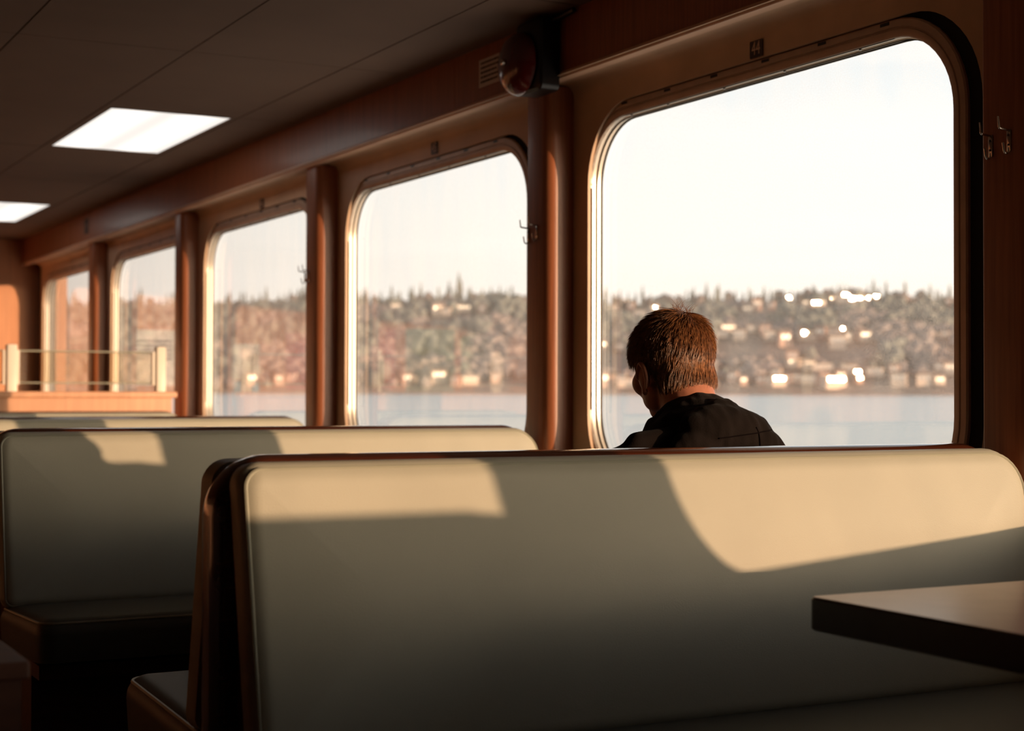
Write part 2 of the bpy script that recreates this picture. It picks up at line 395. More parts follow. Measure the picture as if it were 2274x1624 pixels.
# ------------------------------------------------------------------ benches
def cushion_rings(u0, u1, v0, v1, rad, edge, depth, bulge):
    """list of rings [(u, v, d)] from the back outline to the middle of the face"""
    rings = []
    def rr(d):
        return [(u, v) for u, v in rrect(u0+d, u1-d, v0+d, v1-d, [max(x - d, .004) for x in rad], 8)]
    rings.append([(u, v, 0) for u, v in rr(.004)])
    rings.append([(u, v, depth - edge) for u, v in rr(0)])
    for k in range(1, 9):
        t = PI/2*k/8
        rings.append([(u, v, depth - edge + edge*math.sin(t)) for u, v in rr(edge*(1-math.cos(t)))])
    H = min(u1-u0, v1-v0)/2
    for k in range(1, 9):
        d = edge + (H - edge - .004)*k/8
        s = k/8
        rings.append([(u, v, depth + bulge*math.sin(PI/2*s)) for u, v in rr(d)])
    return rings
def make_bench(label, xend=2.437, sides=(-1, 1)):
    t = thing('booth_bench', label, 'bench', (1.61, 2.48, 0), group='back to back vinyl booth benches')
    X0, X1 = .785 - 1.61, xend - 1.61
    zt, zs = Z(-.110), Z(-.562)
    # central lacquered panel with bent rounded corners
    bm = BM(); th = .040
    pr = [(0, th), (.006, th), (.012, th*.93), (.0165, th*.80), (.0205, th*.5), (.0222, th*.25), (.0225, 0), (.0222, -th*.25), (.0205, -th*.5), (.0165, -th*.80), (.012, -th*.93), (.006, -th), (0, -th)]
    loft(bm, [[(u, y, v) for u, v in rrect(X0+.002-d, X1-.01+d, .02-d, zt-.014+d, [.02+d, .02+d, .075+d, .075+d], 10)] for d, y in pr], True, True)
    obj('divider_panel', bm, M['lacquer'], t)
    for s in sides:
        sh = .20      # recline
        def place(r): return [(u, s*(.041 + dd + (zt - v)*sh), v) for u, v, dd in r]
        rings = cushion_rings(X0, X1, zs - .012, zt, [.03, .03, .085, .04], .034, .070, .012)
        bm = BM(); loft(bm, [place(r) for r in rings], True, True)
        for v in bm.verts:   # soft unevenness of the padding
            v.co.y += s*.0035*noise.noise(Vector((v.co.x*3.1+s, v.co.z*4.2, s*2)))
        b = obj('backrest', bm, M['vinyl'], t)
        bm = BM(); pp = place(rings[5]); tube(bm, [Vector(q) + Vector((0, s*.001, 0)) for q in pp[::1]], .0032, 6, closed=True)
        obj('piping', bm, M['piping'], b)
        # seat cushion (top faces up)
        ya, yb = .13, .625
        if s > 0: u_a, u_b = ya, yb
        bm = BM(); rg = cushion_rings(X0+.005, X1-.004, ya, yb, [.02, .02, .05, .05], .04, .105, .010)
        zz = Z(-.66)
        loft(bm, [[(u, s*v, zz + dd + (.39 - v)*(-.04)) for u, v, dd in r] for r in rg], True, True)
        st = obj('seat', bm, M['vinyl_shaded'], t)
        bm = BM(); tube(bm, [(u, s*v, zz + dd + (.39 - v)*(-.04)) for u, v, dd in rg[5]], .004, 6, closed=True)
        obj('piping', bm, M['piping'], st)
    bm = BM()
    for s in sides:
        prof = [(s*.038, zt - .06), (s*.040, zt - .06), (s*.115, zs), (s*.19, zs - .02), (s*.19, Z(-.665)), (s*.56, Z(-.665)), (s*.56, Z(-.70)), (s*.47, Z(-.70)), (s*.47, 0), (s*.038, 0)]
        loft(bm, [[(x, y, z) for y, z in prof] for x in (X0 + .022, X1 - .02)], True, True)
    obj('bench_base', bm, M['plinth'], t, smooth=False)
    return t
def copy_tree(o, parent=None):
    c = o.copy(); C.objects.link(c)
    if parent: c.parent = parent
    for ch in list(o.children): copy_tree(ch, c)
    return c
bench1 = make_bench('nearest seafoam vinyl bench, across the foreground with the man seated behind it')
for k, lab in ((1, 'vinyl bench second from the camera, its seat visible at the left'),
               (2, 'vinyl bench third from the camera, only its rounded top showing'),
               (-1, 'vinyl bench beside the camera, across the near table')):
    b = copy_tree(bench1); b.location = (1.61, 2.48 + k*PITCH, 0); b['label'] = lab

last = make_bench('farthest vinyl bench, a thin strip of top below the wooden partition', 2.437, (-1,))
last.location = (1.61, 8.395, 0)
# ------------------------------------------------------------------ tables
def make_table(label, yc):
    t = thing('booth_table', label, 'table', (1.9, yc, 0), group='laminate booth tables')
    zt = Z(-.295); X0, X1, Y0, Y1 = 1.47-1.9, 2.56-1.9, -.385, .385
    bm = BM(); loft(bm, [[(u, v, z) for u, v in rrect(X0+d, X1-d, Y0+d, Y1-d, max(.016-d,.002), 5)] for d, z in ((.004, zt-.002), (.0045, zt), (.02, zt))], True, True)
    obj('tabletop', bm, M['tabletop'], t)
    bm = BM(); loft(bm, [[(u, v, z) for u, v in rrect(X0+d, X1-d, Y0+d, Y1-d, max(.018-d,.004), 5)] for d, z in ((.004, zt-.049), (0, zt-.046), (0, zt-.004), (.003, zt-.001), (.0046, zt-.001))], True, True)
    obj('table_edge', bm, M['edge'], t)
    bm = BM(); tube(bm, [(.10, 0, .03), (.10, 0, zt-.05)], .04, 20)
    obj('pedestal', bm, M['steel'], t)
    bm = BM(); box(bm, -.16, .36, -.22, .22, 0, .03); bev(obj('table_foot', bm, M['black'], t, smooth=False), .01)
make_table('near laminate table with thick dark edge, at the lower right', 1.466)
make_table('laminate table behind the nearest bench, in front of the seated man', 1.466 + PITCH)
make_table('laminate table between the second and third benches', 1.466 + 2*PITCH)
# low cabinet at the lower left
t = thing('low_cabinet', 'dark wooden low cabinet corner at the lower left edge, across the aisle', 'cabinet', (.19, 2.29, 0))
bm = BM(); box(bm, -.20, .20, -.28, .60, .06, Z(-.352)); obj('cabinet_body', bm, M['plinth'], t, smooth=False)
bm = BM(); box(bm, -.205, .208, -.29, .61, Z(-.352), Z(-.33)); bev(obj('cabinet_top', bm, M['plinth'], t, smooth=False), .003)
bm = BM(); box(bm, -.18, .18, -.26, .58, 0, .06); obj('cabinet_plinth', bm, M['black'], t, smooth=False)
bm = BM(); box(bm, -.185, .185, -.284, -.28, .09, Z(-.38)); d = obj('cabinet_door', bm, M['plinth'], t, smooth=False)
bm = BM(); tube(bm, [(-.14, -.284, .45), (-.14, -.30, .45), (-.14, -.30, .55), (-.14, -.284, .55)], .005, 8); obj('handle', bm, M['steel'], d)

# ------------------------------------------------------------------ partition with glazed rail
t = thing('partition', 'low maple veneer partition with cream posts and a glass rail', 'partition', (0, 8.55, 0))
bm = BM(); box(bm, -2.6, 2.445, -.11, .105, Z(-.033), Z(.0)); bev(obj('counter_cap', bm, M['wood_light'], t, smooth=False), .006)
bm = BM(); box(bm, -2.6, 2.418, -.085, .09, 0, Z(-.033))
for k in range(8): box(bm, 2.418 - .62*k - .002, 2.418 - .62*k, -.0855, -.085, 0, Z(-.12))
box(bm, -2.6, 2.418, -.09, -.085, Z(-.112), Z(-.034))
obj('partition_panel', bm, M['wood_light'], t, smooth=False)
px = [2.378 - .785*k for k in range(7)]
for i, x in enumerate(px):
    bm = BM(); loft(bm, [[(u, v, z) for u, v in rrect(x-.027+d, x+.027-d, -.03+d, .02-d, .008, 4)] for d, z in ((0, Z(0)), (0, Z(.238)), (.003, Z(.243)), (.01, Z(.245)))], True, True)
    po = obj('rail_post', bm, M['post'], t)
    if i:
        bm = BM(); box(bm, x+.029, x+.040, -.018, .012, Z(.035), Z(.215)); obj('glass_clamp', bm, M['post'], po, smooth=False)
    bm = BM(); box(bm, x-.044, x-.033, -.018, .012, Z(.035), Z(.215)); obj('glass_clamp', bm, M['post'], po, smooth=False)
    if i:
        bm = BM(); box(bm, x+.036, px[i-1]-.036, -.004, .002, Z(.045), Z(.212)); obj('rail_pane', bm, M['railglass'], t, smooth=False)
        bm = BM()
        for z in (.045, .212): tube(bm, [(x+.036, -.001, Z(z)), (px[i-1]-.036, -.001, Z(z))], .0045, 6)
        obj('rail_edge', bm, M['piping'], t)

# ------------------------------------------------------------------ posters on the end wall (seen mirrored in the windows)
POST = [('white', 2.02, 1.52, .05, .50, 'large white poster on the end wall nearest the corner'),
        ('white', 1.30, 1.12, .18, .52, 'narrow white sheet pinned to the end wall'),
        ('white', 1.08, .86, .10, .40, 'pale sheet above a blue notice on the end wall'),
        ('blue', 1.08, .86, -.12, .09, 'small blue notice pinned below a pale sheet on the end wall'),
        ('redp', .62, .28, .02, .50, 'tall red poster on the end wall'),
        ('pink', .12, -.10, .06, .50, 'pink poster on the end wall beside the red one'),
        ('redp', -.11, -.38, .02, .56, 'orange red poster on the end wall beside the pink one'),
        ('green', -.48, -.95, .0, .56, 'grey green poster on the end wall'),
        ('green', -1.02, -1.35, .1, .50, 'smaller grey green poster on the end wall')]
for mt, x1, x0, z0, z1, lab in POST:
    bm = BM(); box(bm, x0, x1, Y_END - .006, Y_END - .002, Z(z0), Z(z1))
    if mt == 'white' and x1 > 2:
        for k in range(5): box(bm, x0 + .08, x1 - .1 - .02*(k % 2), Y_END - .0065, Y_END - .006, Z(z1 - .10 - .035*k), Z(z1 - .085 - .035*k), 1)
    tag(obj('poster', bm, [M[mt], M['ink']], smooth=False), lab, 'poster')

# ------------------------------------------------------------------ number plates
def text_mesh(s, size, m, name, parent, ax):
    cu = bpy.data.curves.new(name, 'FONT'); cu.body = s; cu.size = size; cu.extrude = .0004; cu.align_x = 'CENTER'; cu.align_y = 'CENTER'
    tmp = bpy.data.objects.new(name, cu); C.objects.link(tmp)
    dg = bpy.context.evaluated_depsgraph_get(); dg.update()
    me = bpy.data.meshes.new_from_object(tmp.evaluated_get(dg))
    bpy.data.objects.remove(tmp); me.materials.clear(); me.materials.append(m); me.name = name
    o = link(bpy.data.objects.new(name, me)); o.parent = parent
    o.matrix_local = ax
    return o
# text reads from the cabin side: text x -> -Y, text y -> +Z, normal -> -X
AX = Matrix(((0, 0, -1, 0), (-1, 0, 0, 0), (0, 1, 0, 0), (0, 0, 0, 1)))
def plate(y, z, s, x, label, w=.056, h=.046, two=False):
    t = thing('number_plate', label, 'sign', (x, y, Z(z)), group='small dark seat number plates')
    bm = BM(); loft(bm, [[(xx, u, v) for u, v in rrect(-w/2, w/2, -h/2, h/2, .003, 3)] for xx in (0, -.002)], True, True)
    obj('plate', bm, M['plate'], t)
    ax = AX.copy(); ax[0][3] = -.0025
    ax = ax @ Matrix.Diagonal((.82, 1.12, 1, 1))
    text_mesh(s, .046, M['digit'], 'digits', t, ax)
plate(3.44, .920, '44', 2.5665, 'dark number plate reading 44 above the largest window')
plate(5.455, .925, '45', 2.5665, 'dark number plate above the second window from the right')
plate(7.43, .920, '46', 2.5665, 'dark number plate above the third window from the right')
plate(10.6, 1.09, '9', 2.452, 'tall dark plate on the valance at the far left', w=.10, h=.098)

# ------------------------------------------------------------------ red alarm bell on the valance
t = thing('alarm_bell', 'dark red alarm bell with black housing on the valance above the tall post', 'bell', (2.45, 4.41, Z(1.035)))
def lathe(bm, prof, seg=40):
    loft(bm, [[(x, r*math.cos(2*PI*k/seg), r*math.sin(2*PI*k/seg)) for k in range(seg)] for x, r in prof], True, True)
bm = BM(); lathe(bm, [(-.075, .098), (-.079, .101), (-.084, .100), (-.10, .094), (-.118, .078), (-.130, .052), (-.136, .022), (-.137, .004)])
obj('gong', bm, M['red'], t)
bm = BM(); lathe(bm, [(-.136, .011), (-.146, .010), (-.148, .004)], 12); obj('gong_bolt', bm, M['steel'], t)
bm = BM(); lathe(bm, [(0, .055), (-.06, .055), (-.066, .045), (-.098, .045)], 24); obj('bell_stem', bm, M['black'], t)
bm = BM(); loft(bm, [[(xx, u, v) for u, v in rrect(-.115+d, .05-d, -.095+d, .135-d, .02, 5)] for xx, d in ((-.002, 0), (-.062, 0), (-.07, .008))], True, True)
obj('bell_housing', bm, M['black'], t)
bm = BM(); tube(bm, [(-.03, -.1, .12), (-.012, -.16, .13), (-.010, -.22, .135)], .008, 8); obj('cable', bm, M['black'], t)
t = thing('notice', 'small pale printed notice half hidden behind the red bell', 'sign', (2.4525, 4.80, Z(1.088)))
bm = BM(); box(bm, -.002, 0, -.10, .055, -.047, .047); obj('paper', bm, M['paper'], t, smooth=False)
bm = BM()
random.seed(3)
for k in range(5):
    y = .04
    while y > -.08:
        w = random.uniform(.006, .018); box(bm, -.0028, -.002, y - w, y, .030 - .016*k, .037 - .016*k); y -= w + .004
obj('print', bm, M['ink'], t, smooth=False)

# ------------------------------------------------------------------ coat hooks
def hook(y, z, label):
    t = thing('coat_hook', label, 'hook', (2.473, y, Z(z)), group='steel coat hooks on the posts'); t.scale = (.72, .95, .84)
    bm = BM(); loft(bm, [[(xx, u, v) for u, v in rrect(-.0065+d, .0065-d, -.030, .026, .004, 3)] for xx, d in ((0, 0), (-.0025, 0), (-.003, .001))], True, True)
    obj('hook_plate', bm, M['steel'], t)
    bm = BM(); pts = [(-.002, 0, .024), (-.020, 0, .0255), (-.034, 0, .0265)]
    pts += [(-.034 - .007*math.sin(k*PI/8), 0, .0335 - .007*math.cos(k*PI/8)) for k in range(1, 5)] + [(-.0425, 0, .045), (-.0445, 0, .056)]
    tube(bm, pts, [.003, .003, .003, .003, .003, .0028, .0026, .0024, .002], 8); obj('upper_prong', bm, M['steel'], t)
    bm = BM(); pts = [(-.002, 0, -.018)] + [(-.012 + .011*math.cos(a_), 0, -.020 - .015*math.sin(a_)) for a_ in [PI*k/8 for k in range(0, 9)]] + [(-.026, 0, -.008)]
    tube(bm, pts, .0026, 8); obj('lower_prong', bm, M['steel'], t)
    bm = BM()
    for zz in (.012, -.012): tube(bm, [(-.002, 0, zz), (-.0045, 0, zz)], .003, 8)
    obj('screw', bm, M['black'], t)
hook(2.495, .525, 'dark coat hook at the right edge of the photo, lower and left of the pair')
hook(2.443, .530, 'dark coat hook at the right edge of the photo, glinting right one of the pair')
hook(4.54, .513, 'steel coat hook left of the pair on the post under the bell, against the sky')
hook(4.482, .518, 'bright steel coat hook right of the pair on the post under the bell')
hook(6.585, .505, 'small steel coat hook left of the pair on the post right of the third window')
hook(6.535, .507, 'small steel coat hook right of the pair on the post right of the third window')

# ------------------------------------------------------------------ the seated man
HC = Vector((1.925, 2.885, Z(.064)))
BODY = thing('person', 'seated person seen from behind, short ginger brown hair, dark hooded jacket, head bowed', 'person', (1.93, 2.80, 0))
BI = Matrix.Translation(-Vector(BODY.location))
def finish(bm, name, mat, parent, voxel, smooth_it=6, disp=None):
    bmesh.ops.transform(bm, matrix=BI, verts=bm.verts)
    me = bpy.data.meshes.new(name); bm.to_mesh(me); bm.free(); me.materials.append(mat)
    o = bpy.data.objects.new(name, me); C.objects.link(o)
    r = o.modifiers.new('remesh', 'REMESH'); r.mode = 'VOXEL'; r.voxel_size = voxel; r.use_smooth_shade = True
    s = o.modifiers.new('smooth', 'SMOOTH'); s.iterations = smooth_it; s.factor = .5
    dg = bpy.context.evaluated_depsgraph_get(); dg.update()
    m2 = bpy.data.meshes.new_from_object(o.evaluated_get(dg))
    bpy.data.objects.remove(o); m2.name = name
    if disp:
        nrm = [v.normal.copy() for v in m2.vertices]
        for v, n_ in zip(m2.vertices, nrm): v.co += n_ * disp(v.co)
    m2.polygons.foreach_set('use_smooth', [True]*len(m2.polygons))
    o = link(bpy.data.objects.new(name, m2)); o.parent = parent
    return o
hrot = Matrix.Rotation(R(-17), 3, 'X')      # head bowed, face towards +Y
def HP(x, y, z): return HC + hrot @ Vector((x, y, z))
def hs(bm, c, rad, extra=None, sub=3):
    q = (hrot @ extra) if extra else hrot
    sphere(bm, HP(*c), rad, q.to_quaternion(), sub)
# body: head, neck, torso, arms and hands as one continuous surface (skin); the clothes are children
bm = BM()
hs(bm, (0, -.008, .022), (.073, .094, .080), sub=4)      # cranium
hs(bm, (0, -.040, -.040), (.056, .052, .062), sub=4)      # lower back of the head
hs(bm, (0, .030, .010), (.064, .062, .070), sub=4)       # brow and temples
hs(bm, (0, .040, -.045), (.055, .050, .062), sub=4)      # face
hs(bm, (0, .050, -.088), (.036, .036, .028))             # jaw
hs(bm, (0, .074, -.100), (.018, .016, .014))             # chin
for s in (-1, 1):
    hs(bm, (s*.040, .020, -.066), (.024, .040, .036))    # jaw angle
    hs(bm, (s*.044, .056, -.028), (.023, .026, .028))    # cheekbone
hs(bm, (0, .083, .020), (.045, .014, .012))              # brow ridge
hs(bm, (0, .098, -.022), (.010, .016, .024)); hs(bm, (0, .107, -.034), (.013, .011, .010))   # nose
hs(bm, (0, .088, -.062), (.024, .010, .006)); hs(bm, (0, .086, -.072), (.021, .010, .006))   # lips
capsule(bm, HP(0, -.030, -.045), (1.93, 2.775, Z(-.135)), .058, .066)
# trunk under the jacket, arms down to the hands
NB = Vector((1.93, 2.77, Z(-.16)))
capsule(bm, NB, (1.93, 2.80, Z(-.50)), .115, .13)
HANDS = []
for s in (-1, 1):
    sh = Vector((1.93 + s*.165, 2.78, Z(-.19))); el = Vector((1.93 + s*.235, 2.90, Z(-.43))); wr = Vector((1.93 + s*.10, 3.10, Z(-.40)))
    capsule(bm, NB, sh, .08, .06); capsule(bm, sh, el, .052, .042); capsule(bm, el, wr, .040, .026)
    HANDS.append((s, wr))
bodyo = finish(bm, 'body', M['skin'], BODY, .0045, 5)
# ears
for s in (-1, 1):
    bm = BM(); pts = []
    for k in range(13):
        t_ = R(-70 + 250*k/12)
        rr_ = .030 if k < 9 else .026
        pts.append(HP(s*(.076 + .010*math.sin(max(0, t_))*0 + .009), -.004 - .017*math.cos(t_) * 1.0, -.034 + rr_*math.sin(t_)))
    tube(bm, pts, [.0035+.002*math.sin(PI*k/12) for k in range(13)], 8)
    sphere(bm, HP(s*.080, -.001, -.034), (.006, .016, .026), hrot.to_quaternion())
    sphere(bm, HP(s*.078, .003, -.062), (.006, .008, .010), hrot.to_quaternion())
    sphere(bm, HP(s*.072, .006, -.038), (.012, .009, .018), hrot.to_quaternion())
    finish(bm, 'ear', M['skin'], bodyo, .0025, 3)
    bm = BM(); sphere(bm, HP(s*.030, .083, .000), (.012, .010, .009), hrot.to_quaternion())
    finish(bm, 'eye', M['white'], bodyo, .002, 1)
# hands: palm, four bent fingers and a thumb, resting together over the table edge
for s, wr in HANDS:
    bm = BM()
    pc = wr + Vector((-s*.02, .055, -.004))
    capsule(bm, wr, pc, .024, .026)
    q = Matrix.Rotation(s*R(20), 3, 'Z').to_quaternion()
    sphere(bm, pc, (.040, .046, .015), q)
    for i, L in enumerate((.062, .070, .066, .052)):
        bx = pc + q @ Vector((-.029 + .0195*i if s < 0 else .029 - .0195*i, .040, .002))
        d1 = q @ Vector((0, 1, -.15)); d2 = q @ Vector((0, .8, -.6)); d3 = q @ Vector((0, .35, -.94))
        p1 = bx + d1*L*.45; p2 = p1 + d2*L*.32; p3 = p2 + d3*L*.25
        capsule(bm, bx, p1, .0088, .0082, 4); capsule(bm, p1, p2, .0082, .0076, 4); capsule(bm, p2, p3, .0076, .0066, 4)
    tb = pc + q @ Vector((s*-.034, -.012, .0)); t1 = tb + q @ Vector((s*-.022, .030, .004)); t2 = t1 + q @ Vector((s*-.006, .026, -.006))
    capsule(bm, tb, t1, .012, .0095, 4); capsule(bm, t1, t2, .0095, .0078, 4)
    finish(bm, 'hand', M['skin'], bodyo, .0028, 2)
# jacket
bm = BM()
cx = 1.93
capsule(bm, (cx, 2.765, Z(-.215)), (cx, 2.80, Z(-.50)), .135, .155)
sphere(bm, (cx, 2.745, Z(-.22)), (.20, .115, .11))
for s in (-1, 1):
    so_ = .200 if s < 0 else .132
    capsule(bm, (cx + s*.05, 2.765, Z(-.135)), (cx + s*so_, 2.775, Z(-.180)), .072, .070)
    capsule(bm, (cx + s*so_, 2.775, Z(-.18)), (cx + s*.25, 2.90, Z(-.42)), .072, .058)
    capsule(bm, (cx + s*.25, 2.90, Z(-.42)), (cx + s*.115, 3.08, Z(-.40)), .056, .040)
capsule(bm, (cx - .09, 2.75, Z(-.105)), (cx - .175, 2.76, Z(-.105)), .034, .026)
capsule(bm, (cx - .17, 2.76, Z(-.118)), (cx - .215, 2.79, Z(-.16)), .03, .04)
def fold(co):
    q = co + Vector(BODY.location)
    return .006*noise.noise(q*14) + .004*noise.noise(Vector((q.x*30, q.y*20, q.z*44))) - .001
jk = finish(bm, 'jacket', M['jacket'], BODY, .006, 8, fold)
# hood: collar roll round the neck and the collapsed bag behind it
bm = BM()
pts = []; rr_ = []
for k in range(25):
    t_ = R(-235 + 290*k/24)
    pts.append((cx + .082*math.cos(t_), 2.80 + .078*math.sin(t_), Z(-.075) + .026*(-math.sin(t_)) + .006*math.sin(3*t_)))
    rr_.append(.030 + .006*math.sin(k*1.1))
tube(bm, pts, rr_, 14)
capsule(bm, (cx, 2.79, Z(-.10)), (cx, 2.78, Z(-.15)), .105, .125)
sphere(bm, (cx + .015, 2.705, Z(-.085)), (.115, .052, .062), Matrix.Rotation(R(8), 3, 'Y').to_quaternion())
sphere(bm, (cx + .070, 2.715, Z(-.070)), (.045, .045, .028), Matrix.Rotation(R(25), 3, 'Z').to_quaternion())
sphere(bm, (cx + .075, 2.69, Z(-.13)), (.080, .04, .065), Matrix.Rotation(R(20), 3, 'Y').to_quaternion())
sphere(bm, (cx - .06, 2.70, Z(-.12)), (.08, .04, .055), Matrix.Rotation(R(-14), 3, 'Y').to_quaternion())
capsule(bm, (cx - .10, 2.75, Z(-.10)), (cx - .02, 2.70, Z(-.055)), .024, .026)
capsule(bm, (cx + .02, 2.70, Z(-.050)), (cx + .085, 2.722, Z(-.066)), .020, .017)
def fold2(co):
    q = co + Vector(BODY.location)
    return .004*noise.noise(Vector((q.x*22, q.y*22, q.z*30))) + .0035*noise.noise(Vector((q.x*60, q.y*40, q.z*26)))
hd = finish(bm, 'hood', M['jacket'], BODY, .0045, 4, fold2)
# legs (trousers) and shoes under the table
bm = BM()
for s in (-1, 1):
    hip = (cx + s*.09, 2.83, Z(-.47)); kn = (cx + s*.13, 3.22, Z(-.44)); an = (cx + s*.12, 3.20, .10)
    capsule(bm, hip, kn, .082, .058); capsule(bm, kn, an, .056, .042)
capsule(bm, (cx - .08, 2.82, Z(-.46)), (cx + .08, 2.82, Z(-.46)), .085, .085)
finish(bm, 'trousers', M['jeans'], BODY, .010, 5)
for s in (-1, 1):
    bm = BM(); c0 = (cx + s*.12, 3.19, .055)
    capsule(bm, c0, (c0[0], c0[1] + .17, .040), .042, .034); sphere(bm, (c0[0], c0[1], .075), (.042, .046, .05))
    finish(bm, 'shoe', M['shoe'], BODY, .006, 3)
# hair: close cap over the scalp with many combed strands
def on_scalp(x, y, z):
    if y > .030: return z > .030 + (y - .030)*.45          # forehead hairline
    if y > -.022: return z > .004 + (.030 - y)*-.25        # temple and above the ear
    return z > -.112 + max(0, (y + .055))*1.2               # nape
CR = Vector((.080, .102, .087)); CO = Vector((0, -.008, .022)); C2 = Vector((0, -.043, -.034)) - CO; R2_ = Vector((.066, .054, .085))
def srad(d):
    r1 = 1/math.sqrt((d.x/CR.x)**2 + (d.y/CR.y)**2 + (d.z/CR.z)**2)
    A = sum((d[i]/R2_[i])**2 for i in range(3)); B = sum(d[i]*C2[i]/R2_[i]**2 for i in range(3)); Cc = sum((C2[i]/R2_[i])**2 for i in range(3)) - 1
    D = B*B - A*Cc
    r2 = (B + math.sqrt(D))/A if D > 0 else 0
    k = .012
    h = max(k - abs(r1 - r2), 0)/k
    return max(r1, r2) + h*h*k*.25
def snorm(d):
    u = d.orthogonal().normalized(); v = d.cross(u); e_ = .02
    p0 = d*srad(d); d1 = (d + u*e_).normalized(); d2 = (d + v*e_).normalized()
    n_ = (d1*srad(d1) - p0).cross(d2*srad(d2) - p0).normalized()
    return n_ if n_.dot(d) > 0 else -n_
bm = BM(); bmesh.ops.create_icosphere(bm, subdivisions=6, radius=1)
for v in bm.verts:
    n_ = v.co.normalized(); v.co = n_*srad(n_)*.965 + CO
    k = noise.noise(Vector((v.co.x*40, v.co.y*40, v.co.z*22)))
    v.co += n_ * (.0025*k)
dele = [v for v in bm.verts if not on_scalp(*v.co)]
bmesh.ops.delete(bm, geom=dele, context='VERTS')
bmesh.ops.transform(bm, matrix=BI @ Matrix.Translation(HC) @ hrot.to_4x4(), verts=bm.verts)
hb = obj('hair', bm, M['hair_base'], BODY)
sd = hb.modifiers.new('solid', 'SOLIDIFY'); sd.thickness = -.004
crown = Vector((.012, -.055, .098))
cu = bpy.data.curves.new('hair_strands', 'CURVE'); cu.dimensions = '3D'; cu.bevel_depth = 1.0; cu.bevel_resolution = 0; cu.use_fill_caps = False
T = BI @ Matrix.Translation(HC) @ hrot.to_4x4()
rnd = random.Random(11); cnt = 0
while cnt < 12000:
    n_ = Vector((rnd.gauss(0, 1), rnd.gauss(0, 1), rnd.gauss(0, 1))).normalized()
    P0 = n_*srad(n_) + CO
    if not on_scalp(P0.x, P0.y, P0.z + .004): continue
    cnt += 1
    nrm = snorm(n_)
    away = (P0 - crown); dcr = away.length; away.normalize()
    top = max(0., min(1., (P0.z - .045)/.04))
    flow = away*1.0 + Vector((0, .55, 0))*top + Vector((-.38, .10, -1.1))*(1 - top)
    clump = Vector((math.floor(P0.x*95 + .5*noise.noise(P0*60)), math.floor(P0.y*95), math.floor(P0.z*60)))
    cj = noise.noise_vector(clump*1.37)
    flow += cj*.55 + Vector((rnd.uniform(-1, 1), rnd.uniform(-1, 1), rnd.uniform(-1, 1)))*.12
    flow -= nrm*flow.dot(nrm); flow.normalize()
    L = rnd.uniform(.020, .038)*(1.0 + .35*top)
    if P0.z < -.05: L *= .6
    lift = .14 + .22*abs(cj.x) + rnd.uniform(0, .14)
    tuft = dcr < .018 and rnd.random() < .22
    if tuft: lift = 1.5; L = rnd.uniform(.008, .018); flow = (flow*.4 + Vector((cj.y, rnd.uniform(-.8, .3), 0))).normalized()
    pts = []
    for k in range(6):
        s_ = k/5
        q = P0 + flow*L*s_ + nrm*(L*lift*(s_ - .55*s_*s_*(0 if tuft else 1.25)))
        d = q - CO; dn = d.normalized(); mn = srad(dn)*(1.015 + .03*s_*(1 - s_))
        if d.length < mn: q = CO + dn*mn
        if tuft: q += Vector((.004*math.sin(s_*5 + cnt), .003*s_*s_*cj.z*3, 0))
        pts.append(T @ q)
    sp = cu.splines.new('POLY'); sp.points.add(5)
    for k, q in enumerate(pts):
        sp.points[k].co = (*q, 1); sp.points[k].radius = .00055*(1 - .75*(k/5)**2)
tmp = bpy.data.objects.new('hair_strands', cu); C.objects.link(tmp)
dg = bpy.context.evaluated_depsgraph_get(); dg.update()
hm = bpy.data.meshes.new_from_object(tmp.evaluated_get(dg)); bpy.data.objects.remove(tmp)
hm.materials.clear(); hm.materials.append(M['hair']); hm.name = 'hair_strands'
ho = link(bpy.data.objects.new('hair_strands', hm)); ho.parent = hb
# seam of the hood
def on_hood(x, z):
    hit, loc, _, _ = hd.ray_cast(Vector((x, 2.3, z)) - Vector(BODY.location), Vector((0, 1, 0)))
    return loc + Vector((0, -.0008, 0)) if hit else None
for k, path in enumerate(([(cx + .050 + .010*math.sin(t_*.7), Z(-.070 - .012*t_)) for t_ in range(9)], [(cx - .04 + .018*t_, Z(-.092 + .002*t_)) for t_ in range(9)])):
    pts = [q for q in (on_hood(*c_) for c_ in path) if q]
    if len(pts) > 2:
        bm = BM(); tube(bm, pts, .0016, 6); obj('hood_seam', bm, M['seam'], hd)

# ------------------------------------------------------------------ outside: water, shore, wooded hill, houses
WZ = -1.3
def pol(az, r, z): return Vector((r*math.sin(az), r*math.cos(az), z))
m, nt, out = new_mat('sea_water')
gl = N(nt, 'ShaderNodeBsdfPrincipled'); gl.inputs['Base Color'].default_value = (.42, .54, .55, 1); gl.inputs['Roughness'].default_value = .24; gl.inputs['IOR'].default_value = 1.6
gl.inputs['Specular IOR Level'].default_value = .8
tc = N(nt, 'ShaderNodeTexCoord'); mp = N(nt, 'ShaderNodeMapping'); mp.inputs['Scale'].default_value = (.35, .35, .35)
mp.inputs['Rotation'].default_value = (0, 0, R(-30))
nt.links.new(tc.outputs['Object'], mp.inputs[0])
ns = N(nt, 'ShaderNodeTexNoise'); ns.inputs['Scale'].default_value = 1; ns.inputs['Detail'].default_value = 6; nt.links.new(mp.outputs[0], ns.inputs['Vector'])
bp = N(nt, 'ShaderNodeBump'); bp.inputs['Strength'].default_value = .35; bp.inputs['Distance'].default_value = .5
nt.links.new(ns.outputs['Fac'], bp.inputs['Height']); nt.links.new(bp.outputs[0], gl.inputs['Normal']); nt.links.new(gl.outputs[0], out.inputs[0])
bm = BM(); Rw = [10, 60, 200, 600, 1200, 2300]
loft(bm, [[pol(R(az), r, WZ) for az in range(-10, 351, 10)][:36] for r in Rw])
